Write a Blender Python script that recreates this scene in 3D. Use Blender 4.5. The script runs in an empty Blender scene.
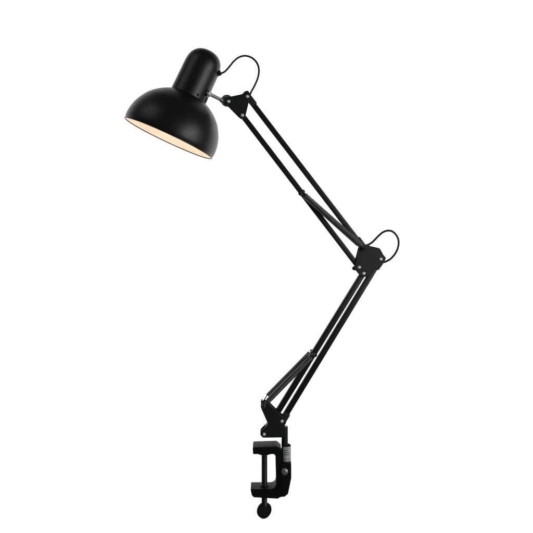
import bpy, bmesh, math, random
from mathutils import Vector, Matrix
random.seed(7)
sc = bpy.context.scene
C = sc.collection
R = math.radians

# ------------------------------------------------------------------ camera, world, lamps, exposure
S = 0.00185            # metres per photograph pixel in the plane of the lamp
D = 1.2                # camera to lamp plane
PYC = 200              # photograph row level with the lens (the lens is shifted down to frame the lamp)
ZC = (266.5 - PYC) * S
cd = bpy.data.cameras.new("camera"); cam = bpy.data.objects.new("camera", cd); C.objects.link(cam)
cam.location = (0, -D, ZC); cam.rotation_euler = (R(90), 0, 0)
cd.sensor_width = 36; cd.lens = 36 * D / (533 * S); cd.shift_y = -ZC / (533 * S); cd.clip_start = 0.02; cd.clip_end = 60
sc.camera = cam

w = bpy.data.worlds.new("World"); sc.world = w; w.use_nodes = True
w.node_tree.nodes["Background"].inputs[0].default_value = (0.9, 1.0, 0.98, 1)
w.node_tree.nodes["Background"].inputs[1].default_value = 0.06

def area(name, loc, target, sx, sy, watts, col=(1, 1, 1), spread=180):
    l = bpy.data.lights.new(name, 'AREA'); l.shape = 'RECTANGLE'; l.size = sx; l.size_y = sy
    l.energy = watts; l.color = col; l.spread = R(spread)
    o = bpy.data.objects.new(name, l); C.objects.link(o); o.location = loc
    d = Vector(target) - Vector(loc); o.rotation_euler = d.to_track_quat('-Z', 'Y').to_euler()
    return o
# softboxes on the lamp
area("softbox_key", (1.12, -1.35, 0.08), (0.05, 0, 0.05), 0.38, 0.8, 7.5, (1, 1, .98))
area("softbox_side", (1.55, -0.90, 0.22), (-.1, 0, 0.2), 0.55, 1.0, 9, (.98, 1, 1))
area("softbox_fill", (-1.25, -0.75, 1.55), (-0.05, 0, 0.10), 1.1, 0.9, 3.6, (.94, 1, 1))
# four lamps that burn the paper backdrop out to white
for x in (-2.1, 2.1):
    for z in (-1.5, 1.5):
        area("backdrop_light", (x * .70, 0.15, z * .86 - .12), (x * .70, 2.2, z * .86 - .12), 1.2, 1.2, 44)

for x in (-3.4, 3.4):
    area("backdrop_light", (x, 0.2, 0), (x, 2.2, 0), 1.4, 2.4, 45)

sc.view_settings.view_transform = 'Standard'
sc.view_settings.look = 'None'
sc.view_settings.exposure = 0
sc.view_settings.gamma = 1

# ------------------------------------------------------------------ materials
def mat(name, col, rough, metal=0.0, noise=0.0, nscale=300, bump=0.0, bscale=2500, spec=0.5, coat=0.0, emit=None, colvar=0.0):
    m = bpy.data.materials.new(name); m.use_nodes = True
    n = m.node_tree.nodes; L = m.node_tree.links; b = n["Principled BSDF"]
    b.inputs["Base Color"].default_value = (*col, 1)
    b.inputs["Roughness"].default_value = rough
    b.inputs["Metallic"].default_value = metal
    b.inputs["Specular IOR Level"].default_value = spec
    b.inputs["Coat Weight"].default_value = coat
    b.inputs["Coat Roughness"].default_value = 0.3
    tc = n.new("ShaderNodeTexCoord")
    if noise or colvar:
        t = n.new("ShaderNodeTexNoise"); t.inputs["Scale"].default_value = nscale; t.inputs["Detail"].default_value = 5
        L.new(tc.outputs["Object"], t.inputs["Vector"])
        if noise:
            mr = n.new("ShaderNodeMapRange")
            mr.inputs["To Min"].default_value = rough - noise; mr.inputs["To Max"].default_value = rough + noise
            L.new(t.outputs["Fac"], mr.inputs["Value"]); L.new(mr.outputs["Result"], b.inputs["Roughness"])
        if colvar:
            mx = n.new("ShaderNodeMix"); mx.data_type = 'RGBA'
            mx.inputs["A"].default_value = (*[c * (1 - colvar) for c in col], 1)
            mx.inputs["B"].default_value = (*[min(1, c * (1 + colvar)) for c in col], 1)
            L.new(t.outputs["Fac"], mx.inputs["Factor"]); L.new(mx.outputs["Result"], b.inputs["Base Color"])
    if bump:
        t2 = n.new("ShaderNodeTexNoise"); t2.inputs["Scale"].default_value = bscale; t2.inputs["Detail"].default_value = 2
        L.new(tc.outputs["Object"], t2.inputs["Vector"])
        bp = n.new("ShaderNodeBump"); bp.inputs["Strength"].default_value = bump; bp.inputs["Distance"].default_value = 0.0003
        L.new(t2.outputs["Fac"], bp.inputs["Height"]); L.new(bp.outputs["Normal"], b.inputs["Normal"])
    if emit:
        b.inputs["Emission Color"].default_value = (*emit[0], 1); b.inputs["Emission Strength"].default_value = emit[1]
    return m
M_paint = mat("satin_black_paint", (.0045, .0058, .0054), .40, spec=.42, noise=.05, nscale=120, bump=.06, bscale=1800)
M_arm = mat("black_powder_coat", (.0055, .007, .0066), .40, noise=.06, nscale=200, bump=.10, bscale=2200)
M_plate = mat("black_pressed_steel", (.006, .0075, .007), .46, noise=.06, nscale=160, bump=.10, bscale=2400)
M_cast = mat("black_cast_clamp", (.0065, .0074, .0072), .52, noise=.07, nscale=180, bump=.18, bscale=1500, spec=.12)
M_spring = mat("black_spring_steel", (.13, .138, .135), .42, metal=.6, noise=.06, nscale=400)
M_rubber = mat("black_cord_rubber", (.008, .009, .009), .5, noise=.05, nscale=300)
M_nickel = mat("nickel_plate", (.72, .74, .71), .32, metal=.7, noise=.08, nscale=500, colvar=.12)
M_rivet = mat("zinc_rivet", (.88, .9, .86), .40, metal=.35, noise=.08, nscale=700, colvar=.12)
M_bolt = mat("dull_steel_bolt", (.34, .36, .35), .42, metal=.8, noise=.08, nscale=500, colvar=.15)
M_inner = mat("cream_enamel", (.80, .78, .74), .5, noise=.05, nscale=150)
M_bulb = mat("lit_bulb_glass", (.9, .85, .75), .3, emit=((1.0, .775, .575), 9.6))
M_porc = mat("socket_ceramic", (.7, .68, .62), .5)
M_label = mat("silver_sticker", (.70, .72, .70), .36, metal=.4, noise=.08, nscale=300, colvar=.1)
M_ink = mat("sticker_ink", (.07, .07, .07), .6)
M_back = mat("white_paper", (.9, .9, .9), .9, colvar=.01, nscale=3, spec=0.0)

# ------------------------------------------------------------------ helpers
def W(px, py, y=0.0):
    k = S * (D + y) / D
    return Vector(((px - 266.5) * k, y, ZC + (PYC - py) * k))

def base_of(o): 
    return Vector(o.get("_w", (0, 0, 0)))

def finish(name, bm, materials, parent=None, angle=35, label=None, flat=False):
    bmesh.ops.remove_doubles(bm, verts=bm.verts, dist=1e-7)
    bmesh.ops.recalc_face_normals(bm, faces=bm.faces)
    xs = [v.co for v in bm.verts]
    c = Vector([(min(p[i] for p in xs) + max(p[i] for p in xs)) / 2 for i in range(3)])
    bmesh.ops.translate(bm, verts=bm.verts, vec=-c)
    me = bpy.data.meshes.new(name); bm.to_mesh(me); bm.free()
    if not isinstance(materials, (list, tuple)): materials = [materials]
    for m in materials: me.materials.append(m)
    if not flat:
        me.shade_smooth(); me.set_sharp_from_angle(angle=R(angle))
        for p_ in me.polygons:
            if len(p_.vertices) > 7: p_.use_smooth = False
    o = bpy.data.objects.new(name, me); C.objects.link(o)
    WORLD[o.name] = c
    if parent: 
        o.parent = parent; o.location = c - WORLD[parent.name]
    else: o.location = c
    if label: o["label"] = label
    return o
WORLD = {}
def clone(src, pos, parent, rot=None):
    o = src.copy(); C.objects.link(o); o.parent = parent
    WORLD[o.name] = Vector(pos); o.location = Vector(pos) - WORLD[parent.name]
    if rot is not None: o.rotation_euler = rot
    return o

def frame(d):
    d = Vector(d).normalized()
    u = d.cross(Vector((0, 1, 0)))
    if u.length < 1e-4: u = d.cross(Vector((1, 0, 0)))
    u.normalize(); v = u.cross(d).normalized()
    return u, v, d

def lathe(bm, o, axis, prof, seg=48, mi=None, close=False):
    """prof: list of (radius, height); mi: material index per span"""
    u, v, d = frame(axis); o = Vector(o)
    rings = []
    for r, h in prof:
        if r < 1e-7: rings.append([bm.verts.new(o + d * h)])
        else: rings.append([bm.verts.new(o + d * h + (u * math.cos(a) + v * math.sin(a)) * r)
                            for a in (2 * math.pi * k / seg for k in range(seg))])
    pairs = list(zip(rings, rings[1:])) + ([(rings[-1], rings[0])] if close else [])
    for i, (a, b) in enumerate(pairs):
        for k in range(seg):
            k2 = (k + 1) % seg
            if len(a) == 1 and len(b) == 1: continue
            if len(a) == 1: f = bm.faces.new((a[0], b[k], b[k2]))
            elif len(b) == 1: f = bm.faces.new((a[k], a[k2], b[0]))
            else: f = bm.faces.new((a[k], a[k2], b[k2], b[k]))
            if mi: f.material_index = mi[i]
    return bm

def tube(bm, pts, r, seg=8, caps=True):
    pts = [Vector(p) for p in pts]; rings = []; u = None
    for i, p in enumerate(pts):
        t = (pts[min(i + 1, len(pts) - 1)] - pts[max(i - 1, 0)]).normalized()
        if u is None: u = frame(t)[0]
        u = (u - t * u.dot(t)).normalized(); v = t.cross(u)
        rr = r[i] if isinstance(r, (list, tuple)) else r
        rings.append([bm.verts.new(p + (u * math.cos(2 * math.pi * k / seg) + v * math.sin(2 * math.pi * k / seg)) * rr) for k in range(seg)])
    for a, b in zip(rings, rings[1:]):
        for k in range(seg): bm.faces.new((a[k], a[(k + 1) % seg], b[(k + 1) % seg], b[k]))
    if caps: bm.faces.new(rings[0]); bm.faces.new(rings[-1])

def spline(pts, n=10):
    pts = [Vector(p) for p in pts]; out = []
    P = [pts[0] * 2 - pts[1]] + pts + [pts[-1] * 2 - pts[-2]]
    for i in range(1, len(P) - 2):
        for k in range(n):
            t = k / n; a, b, c, d = P[i - 1], P[i], P[i + 1], P[i + 2]
            out.append(.5 * ((2 * b) + (c - a) * t + (2 * a - 5 * b + 4 * c - d) * t * t + (3 * b - a - 3 * c + d) * t ** 3))
    out.append(pts[-1]); return out

def rounded(poly, rad, n=5):
    """fillet the corners of a 2-D pixel polygon; rad: one radius or one per corner"""
    out = []; N = len(poly)
    for i in range(N):
        p = Vector(poly[i]); a = Vector(poly[i - 1]); b = Vector(poly[(i + 1) % N])
        r = rad[i] if isinstance(rad, (list, tuple)) else rad
        d1 = (a - p); d2 = (b - p); l1, l2 = d1.length, d2.length
        d1.normalize(); d2.normalize()
        ang = d1.angle(d2)
        if r <= 0 or ang > 3.0: out.append(tuple(p)); continue
        t = min(r / math.tan(ang / 2), l1 * .48, l2 * .48)
        q1 = p + d1 * t; q2 = p + d2 * t
        for k in range(n + 1):
            s = k / n
            out.append(tuple(q1 * (1 - s) ** 2 + p * 2 * s * (1 - s) + q2 * s * s))
    return out

def prism(bm, poly, y0, y1, yref, bev=0.0, seg=2):
    """extrude a pixel outline (read at depth yref) from y0 to y1 as a bevelled solid"""
    b = bmesh.new()
    f = [b.verts.new((W(px, py, yref).x, y0, W(px, py, yref).z)) for px, py in poly]
    face = b.faces.new(f)
    ret = bmesh.ops.extrude_face_region(b, geom=[face])
    vs = [g for g in ret['geom'] if isinstance(g, bmesh.types.BMVert)]
    bmesh.ops.translate(b, verts=vs, vec=(0, y1 - y0, 0))
    bmesh.ops.recalc_face_normals(b, faces=b.faces)
    if bev:
        es = [e for e in b.edges if abs(e.verts[0].co.y - e.verts[1].co.y) < 1e-7]
        bmesh.ops.bevel(b, geom=es, offset=bev, segments=seg, profile=.5, affect='EDGES', clamp_overlap=True)
    tmp = bpy.data.meshes.new("tmp"); b.to_mesh(tmp); b.free(); bm.from_mesh(tmp); bpy.data.meshes.remove(tmp)

def bar(bm, p, q, w, dpt, bev=0.0012, ext=0.0, seg=3):
    """square tube from p to q: w across (in the picture plane), dpt deep"""
    p = Vector(p); q = Vector(q); t = (q - p).normalized(); p = p - t * ext; q = q + t * ext
    n = t.cross(Vector((0, 1, 0))).normalized(); Y = t.cross(n).normalized()
    b = bmesh.new(); vs = []
    for c in (p, q):
        for s1, s2 in ((-1, -1), (1, -1), (1, 1), (-1, 1)):
            vs.append(b.verts.new(c + n * s1 * w / 2 + Y * s2 * dpt / 2))
    for f in ((0, 1, 2, 3), (7, 6, 5, 4), (0, 4, 5, 1), (1, 5, 6, 2), (2, 6, 7, 3), (3, 7, 4, 0)):
        b.faces.new([vs[i] for i in f])
    bmesh.ops.recalc_face_normals(b, faces=b.faces)
    if bev: bmesh.ops.bevel(b, geom=b.edges[:], offset=bev, segments=seg, profile=.5, affect='EDGES')
    tmp = bpy.data.meshes.new("tmp"); b.to_mesh(tmp); b.free(); bm.from_mesh(tmp); bpy.data.meshes.remove(tmp)

# ------------------------------------------------------------------ setting
bm = bmesh.new()
bmesh.ops.create_grid(bm, x_segments=8, y_segments=8, size=6.0)
bmesh.ops.rotate(bm, verts=bm.verts, cent=(0, 0, 0), matrix=Matrix.Rotation(R(90), 3, 'X'))
bmesh.ops.translate(bm, verts=bm.verts, vec=(0, 2.2, 0))
bk = finish("backdrop", bm, M_back); bk["kind"] = "structure"; bk["label"] = "plain white studio backdrop behind the lamp"

# ------------------------------------------------------------------ the lamp
lamp = bpy.data.objects.new("desk_lamp", None); C.objects.link(lamp)
lamp.empty_display_size = .05
lamp.location = W(264.4, 517); WORLD[lamp.name] = Vector(lamp.location)
lamp["label"] = "black swing-arm desk lamp with domed shade, sprung arms and a screw clamp base"
lamp["category"] = "desk lamp"

# ---- shade
rc = W(168.7, 138.6)
AX = Vector((math.sin(R(24.3)), 0.066, math.cos(R(24.3)))).normalized()
def px(prof): return [(r * S, h * S) for r, h in prof]
HK = 1.006
outer2d = [(47.2, 0.0), (47.9, 3.2), (48.0, 6.5), (47.8, 10), (46.8, 15.5), (44.8, 21.5), (41.6, 27.7), (37.4, 33.8), (31.2, 39.6), (25, 43.8), (18.6, 46.9)]
outer = spline([(a, b, 0) for a, b in outer2d], 5)
outer = [(p.x, p.y * HK) for p in outer]
inner = [(r - 0.75 - .25 * (h < 2), max(h - .55 * (h > 30), 0.15)) for r, h in reversed(outer)]
inner = [(max(r, .01), h) for r, h in inner]
inner = [p for p in inner if p[1] > 2.6] + [(47.2, 2.4), (47.35, 2.25), (47.35, 1.95), (46.7, 1.8)]
bm = bmesh.new()
prof = outer[::-1]
ro = [(18.6, 47.2)] + prof
full = ro + [(47.0, -0.35), (46.55, -0.1)] + list(reversed(inner)) + [(17.0, 46.5)]
mi = [0] * (len(ro) + 1) + [1] * (len(full) - len(ro) - 1)
lathe(bm, rc, AX, px(full), 128, mi)
shade = finish("lamp_shade", bm, [M_paint, M_inner], lamp, 40, label="domed black shade, cream inside")
bm = bmesh.new()
tor = [(47.1 + .62 * math.cos(a), .05 + .66 * math.sin(a)) for a in (2 * math.pi * k / 10 for k in range(10))]
lathe(bm, rc, AX, px(tor), 128, close=True)
finish("rim", bm, M_paint, shade, 60)

# ---- cap over the lamp holder
bm = bmesh.new()
cap2d = [(18.95, 47.0), (18.9, 48.0), (18.75, 55), (18.6, 66), (18.5, 76), (18.3, 80.5), (17.6, 85), (16.2, 88.9), (13.9, 92.2), (10.6, 94.9), (6.6, 96.5), (3, 97.1), (0.01, 97.2)]
cp = [(p.x, p.y) for p in spline([(a, b, 0) for a, b in cap2d[1:]], 5)]
cp = [(17.6, 45.6), (18.5, 45.75), (18.9, 46.15), (18.95, 46.7)] + cp
cp[-1] = (0, 97.2)
cp = [(r, h * HK) for r, h in cp]
lathe(bm, rc, AX, px(cp), 96)
cap = finish("socket_housing", bm, M_paint, lamp, 40)
U = Vector((AX.z, 0, -AX.x)).normalized()            # towards the right of the shade, in the picture plane
V = AX.cross(U).normalized()
if V.y > 0: V = -V                                    # towards the camera
def onshade(r, h, ang):                               # ang 0 = right silhouette, 90 = towards the camera
    d = U * math.cos(R(ang)) + V * math.sin(R(ang))
    return rc + AX * h * S + d * r * S, d
# small vent slot near the lower edge
p, d = onshade(18.8, 49.6, 56)
bm = bmesh.new(); t = AX
tube(bm, [p - t * 1.4 * S, p - t * .5 * S, p + t * .5 * S, p + t * 1.4 * S], [.35 * S, .8 * S, .8 * S, .35 * S], 12)
finish("vent_slot", bm, mat("slot_void", (.001, .001, .001), .9, spec=0), cap)
# cord grommet
p, d = onshade(18.0, 80.6, 6)
bm = bmesh.new()
lathe(bm, p, d, px([(0, -.4), (3.1, -.4), (3.3, .1), (3.3, 1.0), (2.7, 1.5), (1.9, 1.7), (1.8, 3.0), (1.2, 3.4), (0, 3.4)]), 24)
grom = finish("grommet", bm, M_rubber, cap)

# ---- bulb inside
bm = bmesh.new()
lathe(bm, rc + U * 3 * S, AX, px([(0, 12), (5, 12.6), (9.6, 15.5), (12, 20), (12.4, 24), (11, 29), (8, 34), (6.2, 38), (6, 42), (0, 42)]), 32)
bulb = finish("bulb", bm, M_bulb, lamp, 60)
bm = bmesh.new()
lathe(bm, rc, AX, px([(0, 42.2), (9, 42.2), (9.5, 42.8), (9.5, 60), (0, 60)]), 32)
finish("lamp_holder", bm, M_porc, lamp)

# ---- head bracket
YF = -0.0062          # inner face of the near plates
YT = 0.0016           # plate thickness
def plates(bm, poly, bev=.0005, back=1.0):
    prism(bm, poly, YF - YT, YF, YF - YT, bev)
    gx = sum(p[0] for p in poly) / len(poly); gy = sum(p[1] for p in poly) / len(poly)
    prism(bm, [(gx + (x - gx) * back, gy + (y - gy) * back) for x, y in poly], -YF, -YF + YT, YF - YT, bev)
# one rivet mesh, reused
def rivet_bm(r=1.62, h=.0013):
    b = bmesh.new(); y = YF - YT
    r *= S
    lathe(b, (0, 0, 0), (0, -1, 0), [(0, -.0004), (r, -.0004), (r, h * .25), (r * .86, h * .62), (r * .55, h * .92), (r * .5, h * .95), (r * .42, h * .70), (0, h * .66)], 28)
    return b
RIV = None
def rivet(px_, py_, parent, sc_=1.0):
    global RIV
    pos = W(px_, py_, YF - YT)
    if RIV is None:
        b = rivet_bm(); bmesh.ops.translate(b, verts=b.verts, vec=pos)
        RIV = finish("rivet", b, M_rivet, parent, 50); RIV.scale = (sc_,) * 3; return RIV
    o = clone(RIV, pos, parent); o.scale = (sc_,) * 3; o.rotation_euler = (0, random.uniform(0, 6), 0); return o

R1, R2, R3 = (228.6, 101.4), (247.4, 96.4), (242.4, 115.2)
poly = [(224.6, 97.4), (229.4, 96.7), (242.4, 93.9), (244.6, 91.2), (248.2, 90.2), (250.4, 94.5), (249.4, 99.8), (245.6, 115.8), (244.6, 118.6), (241.4, 119.4), (238.6, 117.4), (227.9, 106.6), (224.2, 104.6)]
bm = bmesh.new(); plates(bm, rounded(poly, [3, 2, 3, 2.4, 2.6, 3, 4, 3, 2.5, 2.5, 3, 4, 3]), back=.88)
head = finish("head_bracket", bm, M_plate, lamp, 40)
for q in (R1, R2, R3): rivet(*q, head)
# swivel drum between the plates and the threaded stem
bm = bmesh.new()
p = W(227.0, 100.9)
lathe(bm, (p.x, -.0056, p.z), (0, 1, 0), [(0, 0), (5.5 * S, 0), (5.9 * S, .0008), (5.9 * S, .0104), (5.5 * S, .0112), (0, .0112)], 40)
finish("swivel_drum", bm, mat("lit_grey_drum", (.25, .265, .26), .34, metal=.75, noise=.06), head)  # black drum; light on its rim is put into the paler grey base
a = W(206.6, 92.6, -.010); b_ = W(224.6, 101.6); t = (b_ - a).normalized(); ln = (b_ - a).length
bm = bmesh.new(); pr = [(0, 0)]
k = 0; h = 0.0
while h < ln:
    pr += [(1.95 * S, h), (1.75 * S, h + .00035)]; h += .0009
pr += [(0, h)]
lathe(bm, a, t, pr, 20)
stem = finish("swivel_stem", bm, M_nickel, lamp, 60, label="bright threaded swivel stem")
for hh, rr, th in ((1.2, 3.4, 1.2), (2.6, 2.75, 2.2)):
    bm = bmesh.new()
    o_ = a + t * hh * S
    lathe(bm, o_, t, px([(0, 0), (rr * .88, 0), (rr, .2), (rr, th - .2), (rr * .88, th), (0, th)]), 6 if rr < 3 else 24)
    finish("nut" if rr < 3 else "washer", bm, M_nickel, stem, 30)
bm = bmesh.new()
lathe(bm, a + t * 15.4 * S, t, px([(0, 0), (2.3, 0), (2.6, .3), (2.6, 2.4), (0, 2.4)]), 24)
finish("lock_nut", bm, M_bolt, stem, 30)
# bracket tab under the stem on the housing
q, d = onshade(18.4, 49.8, 8)
bm = bmesh.new(); bar(bm, q - AX * 2.2 * S, q + AX * 3.4 * S, 2.0 * S, 5.0 * S, .0006)
finish("stem_tab", bm, M_plate, cap)

# ---- arms: square tubes with moulded end collars
TW = 5.35 * S
def rod(p, q, c0, c1, w=TW):
    p3, q3 = W(*p), W(*q); t = (q3 - p3).normalized()
    bm = bmesh.new(); bar(bm, p3, q3, w, .0102, .0014, ext=1.6 * S, seg=4)
    o = finish("arm_rod", bm, M_arm, lamp, 40)
    for end, (s, e) in ((0, c0), (1, c1)):
        if e <= 0: continue
        base, dr = (p3, t) if end == 0 else (q3, -t)
        bm = bmesh.new(); nx = Vector((t.z, 0, -t.x)); nx = nx if nx.x > 0 else -nx
        bar(bm, base + dr * s * S + nx * .55 * S, base + dr * e * S + nx * .55 * S, w + 1.0 * S, .0119, .0010)
        finish("end_collar", bm, M_rubber, o, 40)
    return o
A_, B_, C_, D_ = (358.6, 267.0), (363.2, 273.0), (380.2, 259.0), (363.9, 248.6)
E_, F_ = (281.8, 420.6), (264.2, 433.6)
rod((247.2, 96.6), D_, (-2.6, 11.4), (-2, 12.2))
rod((242.3, 115.4), A_, (0, 0), (0, 0))
rod(F_, B_, (0, 0), (0, 0), 5.75 * S)
rod(E_, C_, (-1.5, 9.6), (0, 0), 5.75 * S)

# ---- elbow bracket
poly = [(359.4, 247.2), (367.6, 245.6), (380.0, 248.4), (383.6, 254.9), (386.2, 257.9), (384.3, 262.4), (378.6, 270.4), (376.6, 269.4), (366.4, 276.6), (361.8, 277.8), (354.6, 268.8), (355.9, 261.2)]
bm = bmesh.new(); plates(bm, rounded(poly, [1.5, 3, 1.6, 4, 1.8, 2.4, .5, .8, 2.5, 2.8, 2.5, 4]))
elbow = finish("elbow_bracket", bm, M_plate, lamp, 40)
for q in ((359.3, 267.3), (363.9, 273.4), (381.0, 259.1)): rivet(*q, elbow, 1.0)
def peg(px_, py_, parent, half=.0195, r=1.35):
    p = W(px_, py_); bm = bmesh.new(); r *= S
    lathe(bm, (p.x, -half, p.z), (0, 1, 0), [(0, -.0008), (r * 1.2, -.0008), (r * 1.5, 0), (r * 1.5, .0012), (r, .0016), (r, 2 * half - .0016), (r * 1.5, 2 * half - .0012), (r * 1.5, 2 * half), (r * 1.2, 2 * half + .0008), (0, 2 * half + .0008)], 24)
    return finish("spring_peg", bm, M_arm, parent, 40)
peg(363.9, 248.6, elbow)
p = W(354.0, 268.4); bm = bmesh.new()
lathe(bm, (p.x, -.004, p.z), (0, 1, 0), [(0, 0), (1.5 * S, 0), (1.9 * S, .0008), (1.9 * S, .0072), (1.5 * S, .008), (0, .008)], 24)
finish("stop_pin", bm, M_rubber, elbow)

# ---- base bracket
poly = [(260.6, 404.2), (264.6, 401.8), (268.8, 403.6), (275.3, 410.2), (284.6, 418.6), (286.6, 422.4), (284.8, 425.4), (284.8, 437.6), (262.6, 437.9), (259.9, 434.6), (260.8, 431.4), (267.6, 424.6), (267.2, 422.4), (261.0, 408.2)]
bm = bmesh.new(); plates(bm, rounded(poly, [1.8, 2, 3, 4, 3, 2, 1, .6, 3.2, 3, 2.5, 1.2, 3, 3]))
base = finish("base_bracket", bm, M_plate, lamp, 40)
for q in ((264.15, 434.4), (282.0, 421.3)): rivet(*q, base, 1.02)
peg(262.7, 403.9, base, half=.0172, r=.62)

# ---- spring clips on the rods, springs
def clip(pxy, q, r_at, tdir):
    """black sleeve round a rod with a cross pin for the two springs"""
    c = W(*pxy); t = (W(*tdir[1]) - W(*tdir[0])).normalized()
    bm = bmesh.new(); bar(bm, c - t * 1.5 * S, c + t * 1.5 * S, TW + 1.7 * S, .0125, .0010)
    o = finish("spring_clip", bm, M_rubber, lamp, 40)
    peg(q[0], q[1], o, r=1.1)
    return o
clip((301.6, 192.6), (302.2, 193.4), 0, ((242.3, 115.4), A_))
clip((313.6, 353.6), (312.4, 353.2), 0, (F_, B_))

def spring(p, q, y, g0, g1, rc_=2.2, wire=.00070, hr=.00056, er0=1.9):
    """close-wound tension spring from p to q with a hook at each end"""
    a = W(*p); b = W(*q); a.y = y; b.y = y
    u, v, t = frame(b - a); ln = (b - a).length
    g0 *= S; g1 *= S; r = rc_ * S
    n = int((ln - g0 - g1) / (wire * 2.2)); seg = 14; pts = []
    for i in range(n * seg + 1):
        s = g0 + (ln - g0 - g1) * i / (n * seg); an = 2 * math.pi * i / seg
        pts.append(a + t * s + (u * math.cos(an) + v * math.sin(an)) * r)
    bm = bmesh.new(); tube(bm, pts, wire, 6)
    o = finish("spring", bm, M_spring, lamp, 80)
    for c, sgn, g in ((a, 1, g0), (b, -1, g1)):
        hook = []; er = (er0 if sgn > 0 else 1.9) * S; hw = hr if sgn > 0 else .00056; c = c + t * sgn * (er0 - 1.35) * S; Yv = Vector((0, 1, 0)); n_ = t.cross(Yv)
        for k in range(15):
            an = R(60 + 300 * k / 14)
            hook.append(c + (t * sgn * math.cos(an) + n_ * math.sin(an)) * er)
        hook += [c + t * sgn * (er + (g - er) * .35) + n_ * .2 * er, c + t * sgn * g + n_ * r * .6, c + t * sgn * (g + wire * 2) + n_ * r * .9]
        bm = bmesh.new(); tube(bm, spline(hook, 4), hw, 10)
        finish("hook", bm, M_spring, o, 80)
    return o
for y in (-.0158, .0158):
    spring((262.7, 403.9), (312.4, 353.2), y, 7.6, 2.6, hr=.00105, er0=1.8, rc_=2.35)
    spring((302.2, 193.4), (363.9, 248.6), y, 3.0, 5.6, rc_=2.5)

# ---- cord: one loop at the head, one at the elbow
yl = -.003
pts = [(219.8, 73.6), (222.4, 72.9), (225.5, 71.0), (229.6, 66.4), (233.7, 61.4), (238.9, 57.3), (245.1, 55.8), (251.3, 57.5), (255.9, 61.5), (258.4, 66.5), (258.9, 72.2), (257.5, 78.9), (254.4, 86.1), (251.3, 91.8), (250.0, 95.4), (249.8, 98.5), (251.5, 102)]
zz = [0] * 10 + [0, 0, 0, -.001, -.003, -.003, 0]
bm = bmesh.new(); tube(bm, spline([W(x, y_, 0) + Vector((0, z, 0)) for (x, y_), z in zip(pts, zz)], 8), 1.0 * S, 14)
finish("power_cord", bm, M_rubber, lamp, 80)
pts = [(361.5, 243.6), (364.8, 245.3), (368.5, 244.6), (373.2, 241.4), (378.0, 236.4), (383.0, 232.2), (388.0, 230.6), (392.6, 231.6), (396.3, 235.2), (398.5, 240.4), (398.1, 247.0), (395.2, 253.6), (390.6, 258.8), (385.8, 261.6), (382.8, 262.2), (379.5, 261.6)]
bm = bmesh.new(); tube(bm, spline([W(x, y_, 0) for x, y_ in pts], 8), 1.08 * S, 14)
finish("power_cord", bm, M_rubber, lamp, 80)

# ---- post and clamp
bm = bmesh.new(); p = W(284.7, 426.2); q = W(284.7, 452)
lathe(bm, p, (0, 0, -1), [(0, 0), (2.9 * S, 0), (3.3 * S, .0007), (3.3 * S, p.z - q.z), (0, p.z - q.z)], 36)
post = finish("pivot_post", bm, M_arm, lamp, 40)

YC = -.0150
body = [(252.6, 447.4), (276.8, 446.6), (281.2, 450.0), (281.2, 463.0), (283.5, 463.0), (283.5, 496.6), (279.9, 497.4), (277.9, 498.8), (253.6, 497.4), (251.6, 495.0), (250.4, 489.2), (276.2, 489.2), (275.4, 456.0), (274.0, 454.2), (253.0, 454.2)]
bm = bmesh.new()
prism(bm, rounded(body, [1.6, 2.0, 1.5, .2, 0, 1, 1.2, 1.0, 2.2, 1.8, .8, 6.5, 2.5, 1.0, 1.0], 8), YC, .0150, YC, .0026, 4)
# socket that takes the post, boss for the bolt, tapering foot
c0 = W(286.3, 445.0, -.001)
cx = c0.x
lathe(bm, (cx, 0, c0.z), (0, 0, -1), px([(3.35, .5), (3.5, 0), (4.3, 0), (4.75, .5), (4.75, 18.5), (0, 18.5)]), 48)
boss = [(279.8, 463.2), (291.3, 463.2), (291.4, 478.2), (288.1, 494.2), (284.6, 497.0), (280.2, 497.0), (279.8, 478)]
prism(bm, rounded(boss, [.8, 1.2, 2, 2.5, 2.2, .8, .5]), -.0156, .0125, -.0156, .0014, 3)
prism(bm, [(279.5, 450.8), (284.5, 450.8), (284.5, 465), (279.5, 465)], -.0045, .0095, -.0045, .0010, 2)
flat_ = [(280.4, 463.8), (290.8, 463.8), (291.0, 478.0), (280.4, 478.0)]
prism(bm, rounded(flat_, .8), -.0164, -.010, -.0164, .0006, 2)
clamp = finish("clamp_body", bm, M_cast, lamp, 35)
# bolt
bm = bmesh.new(); p = W(284.6, 471.6, -.0165)
rr = 3.55 * S
lathe(bm, p, (0, -1, 0), [(0, -.001), (rr, -.001), (rr, .0012), (rr * .88, .0022), (rr * .55, .0030), (rr * .2, .0033), (0, .0033)], 36)
finish("bolt", bm, M_bolt, clamp, 50, label="round steel bolt head")
# sticker wrapped round the socket, with its printed lines
def patch(bm, a0, a1, z0, z1, r, n=8):
    a_, b2 = [], []
    for k in range(n + 1):
        an = R(a0 + (a1 - a0) * k / n)
        x = cx + math.sin(an) * r; y = -math.cos(an) * r
        a_.append(bm.verts.new((x, y, z0))); b2.append(bm.verts.new((x, y, z1)))
    for k in range(n): bm.faces.new((a_[k], a_[k + 1], b2[k + 1], b2[k]))
rs = 4.75 * S + .00025
zt = W(286, 446.9, -.008).z; zb = W(286, 461.6, -.008).z
bm = bmesh.new(); patch(bm, -46, 68, zb, zt, rs, 20)
stk = finish("sticker", bm, M_label, clamp, 60, label="small silver printed sticker")
bm = bmesh.new(); H = zt - zb
for frac, a0, a1 in ((.24, -28, 20), (.38, -30, 30), (.52, -24, 40)):
    x = a0
    while x < a1 - 2:
        wd = random.choice((4, 6, 9)); zc = zt - H * frac
        patch(bm, x, min(x + wd, a1), zc - H * .028, zc + H * .028, rs + .00012, 2); x += wd + 1.6
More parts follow.
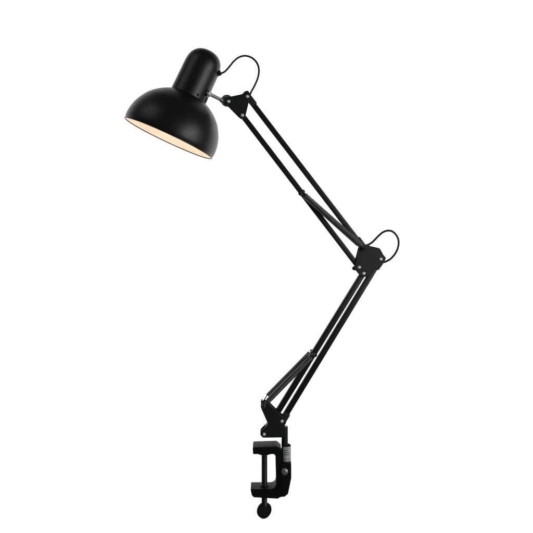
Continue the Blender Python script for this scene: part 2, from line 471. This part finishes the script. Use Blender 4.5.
for x in (-34, -8, 16, 40):                       # row of approval marks
    zc = zt - H * .84; h2 = H * .055
    patch(bm, x, x + 3, zc - h2, zc + h2, rs + .00012, 2)
    patch(bm, x + 3, x + 10, zc + h2 * .55, zc + h2, rs + .00012, 2)
    patch(bm, x + 3, x + 10, zc - h2, zc - h2 * .55, rs + .00012, 2)
    if x in (-34, 16): patch(bm, x + 10, x + 13, zc - h2, zc + h2, rs + .00012, 2)
patch(bm, -6, -1, zt - H * .12, zt - H * .09, rs + .00012, 2)
patch(bm, 2, 30, zt - H * .125, zt - H * .10, rs + .00012, 3)
finish("print", bm, M_ink, stk, flat=True)

# clamp screw with threads, pressure pad and thumb disc
bm = bmesh.new(); sx = W(264.4, 480).x
zt_, zb_ = W(0, 454.6).z, W(0, 505.5).z
pr = [(0, 0)]; h = 0.0; rr = 2.95 * S
while h < zt_ - zb_:
    pr += [(rr, h), (rr, h + .0004), (rr * .90, h + .0008), (rr * .90, h + .0011)]; h += .0015
pr += [(0, h)]
lathe(bm, (sx, 0, zt_), (0, 0, -1), pr, 28)
screw = finish("clamp_screw", bm, M_arm, lamp, 60)
bm = bmesh.new(); z = W(0, 453.9, -.0148).z - .0002
lathe(bm, (sx, 0, z), (0, 0, -1), [(0, 0), (.0146, 0), (.0149, .0006), (.0146, .0026), (.0100, .0040), (.0062, .0048), (0, .0048)], 48)
finish("pressure_pad", bm, M_cast, screw, 40)
bm = bmesh.new(); z = W(0, 489.2, YC).z
lathe(bm, (sx, 0, z - .001), (0, 0, 1), [(rr * 1.05, 0), (rr * 1.55, 0), (rr * 1.55, .0016), (rr * 1.4, .0022), (rr * 1.05, .0022)], 32)
finish("screw_boss", bm, M_cast, clamp, 40)
bm = bmesh.new(); c = W(264.2, 510.2)
nrm = Vector((.498, -.862, .047)).normalized()
rr = 7.75 * S
prof = [(0, -.0024), (rr * .76, -.0024), (rr * .82, -.0036), (rr * .95, -.0036), (rr, -.0026), (rr, .0026), (rr * .95, .0036), (rr * .82, .0036), (rr * .76, .0024), (0, .0024)]
lathe(bm, c, nrm, prof, 48)
finish("thumb_disc", bm, M_cast, screw, 40)
